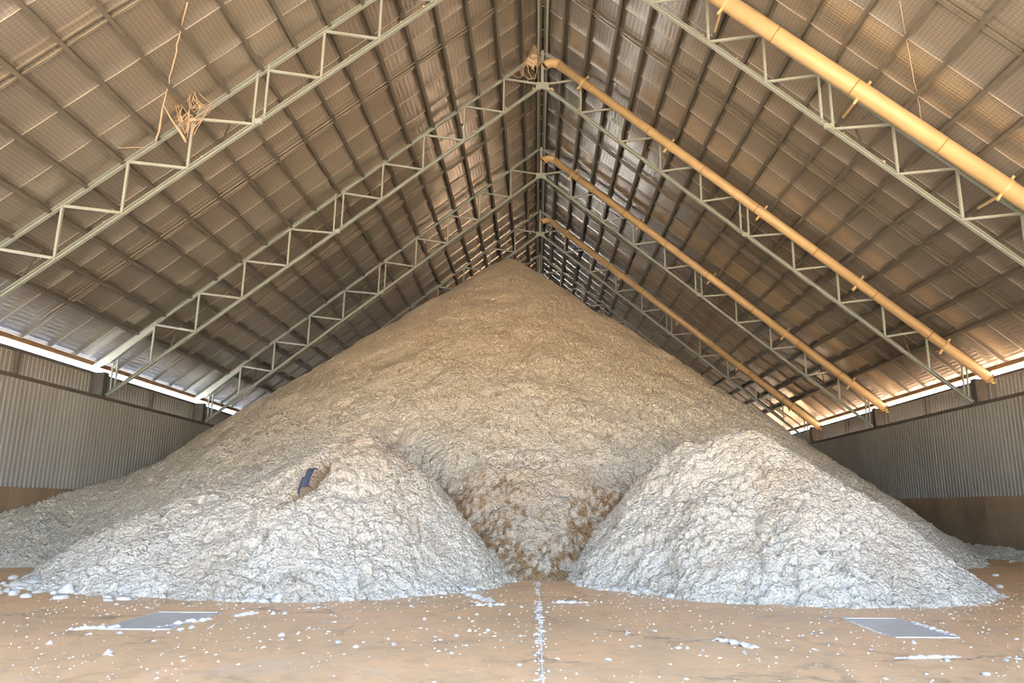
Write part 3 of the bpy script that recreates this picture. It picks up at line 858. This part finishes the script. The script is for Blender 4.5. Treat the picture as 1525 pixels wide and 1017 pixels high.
scatter(54, clustered('m', -2.6, -0.2, 7.0, 13.2, 18, 0.25), sz, 'white seed clump between the left plate and the floor joint', 'clumps on the floor left of the joint')
scatter(40, clustered('r', 0.2, 3.6, 7.0, 13.0, 14, 0.28), sz, 'white seed clump between the floor joint and the right plate', 'clumps on the floor right of the joint')
scatter(32, clustered('q', 3.7, 7.5, 7.2, 12.6, 12, 0.3), sz, 'white seed clump on the floor around the right plate', 'clumps on the floor around the right plate')
scatter(24, clustered('f', 8.2, 14.5, 13.5, 22.8, 10, 0.5), lambda: random.uniform(0.03, 0.07), 'white seed clump on the far floor between right mound and right wall', 'clumps on the far right floor')
scatter(30, clustered('g', -10.6, -7.2, 12.4, 15.6, 8, 0.4), lambda: random.uniform(0.05, 0.15), 'fat white seed clump lying off the outer end of the left mound', 'clumps on the far left floor')

# fine crumbs: far too many to count
def crumbs():
    r = np.random.default_rng(5); b_v, b_f = [], []
    oct_v = np.array([(1, 0, 0), (0, 1, 0), (-1, 0, 0), (0, -1, 0), (0, 0, 1.0), (0, 0, -0.2)])
    oct_f = [(0, 1, 4), (1, 2, 4), (2, 3, 4), (3, 0, 4)]
    n = 0
    for _ in range(9000):
        if n >= 3600: break
        if r.random() < 0.07: x, y = -0.07 + r.normal() * 0.025, r.uniform(6.6, 15.8)
        elif r.random() < 0.3:
            x, y = r.uniform(-8, 8), 0; fy = foot_y(x)
            if fy is None: continue
            y = fy - abs(r.normal()) * 0.5
        else: x, y = r.uniform(-7.5, 8.5), r.uniform(6.6, 14.0)
        if vnoise(np.array([x * 1.3]), np.array([y * 1.3]), 44)[0] < 0.42 and r.random() < 0.8: continue
        if on_plate(x, y, 0) and r.random() < 0.8: continue
        s_ = 0.004 + 0.013 * r.random() ** 2.5; a = r.uniform(0, 6.28); c, d = math.cos(a), math.sin(a)
        st = r.uniform(1, 2.2)
        base = len(b_v)
        for v in oct_v:
            vx, vy = v[0] * st, v[1]
            b_v.append((x + s_ * (vx * c - vy * d), y + s_ * (vx * d + vy * c), 0.002 + s_ * v[2] * 0.8))
        b_f += [tuple(i + base for i in f) for f in oct_f]; n += 1
    me = bpy.data.meshes.new('seed_crumbs'); me.from_pydata(b_v, [], b_f); me.materials.append(M['fluff'])
    link('seed_crumbs', me, label='fine white crumbs of seed and lint sprinkled over the bare floor', cat='seed crumbs', kind='stuff')
crumbs()
b = MB(); yy = 6.0; vs = []
while yy < 16.0:
    c = -0.05; w = random.uniform(0.004, 0.013)
    vs += [(c - w, yy, 0.003), (c + random.uniform(0, 0.004), yy, 0.010), (c + w * 0.7, yy, 0.003)]; yy += 0.05
n = len(vs) // 3
b.add(vs, [q for i in range(n - 1) for q in ((3 * i, 3 * i + 1, 3 * i + 4, 3 * i + 3), (3 * i + 1, 3 * i + 2, 3 * i + 5, 3 * i + 4))])
b.obj('seed_line', M['fluff'], kind='stuff', label='thin white line of lint filling the straight floor joint', cat='lint line')

# ------------------------------------------------------------------ navy rag in the gouge
def rag():
    gz = height(-4.70, 15.42) - 0.22
    root = empty('rag', (-4.70, 15.24, gz), label='navy blue rag hanging in the ochre gouge of the left mound', cat='rag')
    def ribbon(path, w0, w1, fold):
        b = MB(); n = len(path); m = 7; vs = []
        for i, p in enumerate(path):
            u = i / (n - 1); w = w0 + (w1 - w0) * u
            for k in range(m):
                q = k / (m - 1) - 0.5
                vs.append((p[0] + q * w, p[1] - fold * math.cos(q * 9 + u * 3) + 0.03 * math.sin(u * 7 + k), p[2] + 0.02 * math.sin(k * 2.1 + u * 5)))
        b.add(vs, [(i * m + k, i * m + k + 1, (i + 1) * m + k + 1, (i + 1) * m + k) for i in range(n - 1) for k in range(m - 1)])
        o = b
        return o
    def solid(o):
        md = o.modifiers.new('thick', 'SOLIDIFY'); md.thickness = 0.015
        sb = o.modifiers.new('smooth', 'SUBSURF'); sb.levels = 1; sb.render_levels = 1
    solid(ribbon([(0.05, 0.10, 0.42), (0.04, 0.0, 0.40), (0.03, -0.07, 0.30), (0.0, -0.10, 0.17), (-0.03, -0.12, 0.04)], 0.14, 0.17, 0.035).obj('body', M['rag'], root, True))
    solid(ribbon([(-0.06, -0.08, 0.24), (-0.10, -0.13, 0.08), (-0.12, -0.15, -0.06), (-0.11, -0.12, -0.16)], 0.08, 0.03, 0.02).obj('tail', M['rag'], root, True))
    solid(ribbon([(0.09, 0.05, 0.42), (0.14, 0.0, 0.415), (0.20, -0.02, 0.39)], 0.06, 0.03, 0.01).obj('strap_end', M['rag'], root, True))
rag()

# ------------------------------------------------------------------ dusty cords, webs and tufts under the roof
def wob(p, q, n, amp, sag=0.0):
    p, q = Vector(p), Vector(q)
    return [p.lerp(q, i / n) + Vector((random.gauss(0, amp), random.gauss(0, amp), random.gauss(0, amp) - sag * 4 * (i / n) * (1 - i / n))) for i in range(n + 1)]
r0 = empty('dusty_cord', (-10.10, 17.9, 10.68), label='dusty pale cord hanging from the left roof slope and forking to a truss post', cat='cord')
O = Vector(r0.location)
MB().tube([p - O for p in wob((-8.14, 14.9, 12.62), (-10.10, 17.9, 10.68), 22, 0.012)], [0.016] * 17 + [0.024, 0.018, 0.028, 0.02, 0.03, 0.024], 6).obj('cord', M['rope'], r0, True)
MB().tube([p - O for p in wob((-9.55, 17.06, 11.22), (-9.33, 17.92, 10.72), 8, 0.008)], [0.016, 0.016, 0.018, 0.02, 0.022, 0.026, 0.034, 0.04, 0.02], 6).obj('fork', M['rope'], r0, True)

def web(name, label, nodes, n, rad, clots, near=0.7):
    b = MB()
    nodes = [Vector(p) for p in nodes]
    for i in range(n):
        p, q = random.sample(nodes, 2)
        p = p + Vector((random.gauss(0, 0.07), random.gauss(0, 0.05), random.gauss(0, 0.07)))
        q = q + Vector((random.gauss(0, 0.07), random.gauss(0, 0.05), random.gauss(0, 0.07)))
        b.tube(wob(p, q, 5, 0.012, random.uniform(0, 0.12)), random.uniform(rad * 0.5, rad), 4)
    root = b.obj(name, M['lint'], None, True, label=label, cat='cobweb')
    for p, r in clots:
        o = link('lint_clot', LINT, root, p, (random.uniform(0, 6), random.uniform(0, 6), 0)); o.scale = (r, r, r * 1.4)
    return root
LINT = lump_mesh(77, 0.8, 2).copy(); LINT.name = 'lint_clot'; LINT.materials.clear(); LINT.materials.append(M['lint'])
web('cobweb', 'dusty tangled cobweb on a post of the nearest truss, beside the hanging cord',
    [(-9.25, 17.9, 11.45), (-9.0, 17.9, 11.75), (-9.15, 17.5, 12.0), (-9.6, 17.9, 11.2), (-9.3, 17.95, 11.0), (-8.8, 17.95, 11.75), (-9.45, 17.6, 11.6)], 50, 0.012,
    [((-9.45, 17.85, 11.35), 0.09), ((-9.2, 17.85, 11.3), 0.08), ((-9.28, 17.85, 11.5), 0.07), ((-9.0, 17.8, 11.65), 0.05)])
wa = web('cobweb', 'rusty brown clotted cobweb below the ridge, at the peak of the second truss',
    [(-0.35, 25.85, 18.75), (-0.55, 25.9, 18.45), (-0.2, 25.9, 18.6), (-0.75, 25.9, 18.25), (-0.3, 25.7, 18.95), (-0.15, 25.9, 18.2)], 44, 0.014,
    [((-0.4, 25.85, 18.42), 0.17), ((-0.28, 25.85, 18.28), 0.15), ((-0.5, 25.85, 18.28), 0.10), ((-0.33, 25.85, 18.55), 0.12), ((-0.38, 25.85, 18.1), 0.07), ((-0.36, 25.85, 17.97), 0.035)])
b = MB()
for p, q, sg in (((-0.9, 25.9, 18.15), (-0.3, 25.9, 17.62), 0.22), ((-0.62, 25.9, 18.3), (-0.25, 25.9, 17.66), 0.30), ((-0.16, 25.9, 18.3), (-0.3, 25.9, 17.64), 0.1),
                 ((-1.2, 25.9, 17.9), (-0.75, 25.9, 17.75), 0.16), ((-0.95, 25.9, 18.1), (-0.72, 25.9, 17.72), 0.05), ((-0.7, 25.9, 18.2), (-0.8, 25.9, 17.75), 0.06)):
    b.tube(wob(p, q, 8, 0.008, sg), 0.014, 5)
b.obj('loose_loops', M['rope'], wa, True, label='pale looping cords')
TH = [((8.03, 14.8, 12.72), (9.67, 17.35, 11.15), 'thin pale cord hanging from the right roof slope to the nearest ochre pipe'),
      ((-13.5, 17.0, 10.02), (-10.08, 17.9, 10.53), 'thin dusty cord stretched level to the nearest truss on the left')]
for p, q, lab in TH:
    MB().tube(wob(p, q, 14, 0.008), 0.009, 5).obj('thin_cord', M['rope'], None, True, label=lab, cat='cord')
def tuft(x, y, z, r, lab, grp):
    o = link('lint_tuft', LINT, None, (x, y, z), (random.uniform(0, 1), random.uniform(0, 1), random.uniform(0, 6)), label=lab, cat='lint tuft', group=grp)
    o.scale = (r, r * 0.8, r)
for i, u in enumerate((1.9, 3.3, 3.9, 4.3, 5.2, 6.4, 7.9, 8.9, 11.2)):
    for s in (-1, 1):
        if (i + (s > 0)) % 3 == 0: continue
        tuft(s * u, TRUSS_Y[0] - 0.02, bot_z(u) + 0.085, random.uniform(0.03, 0.055), 'small tuft of dusty lint sitting on a lower chord of the nearest truss', 'lint tufts on the nearest truss')
for u in (0.35, 1.4, 2.6):
    for s in (-1, 1):
        if u == 2.6 and s > 0: continue
        tuft(s * u, TRUSS_Y[1] - 0.02, bot_z(u) + 0.085, random.uniform(0.05, 0.075), 'small tuft of dusty lint on the lower chord near the second truss peak', 'lint tufts on the second truss')
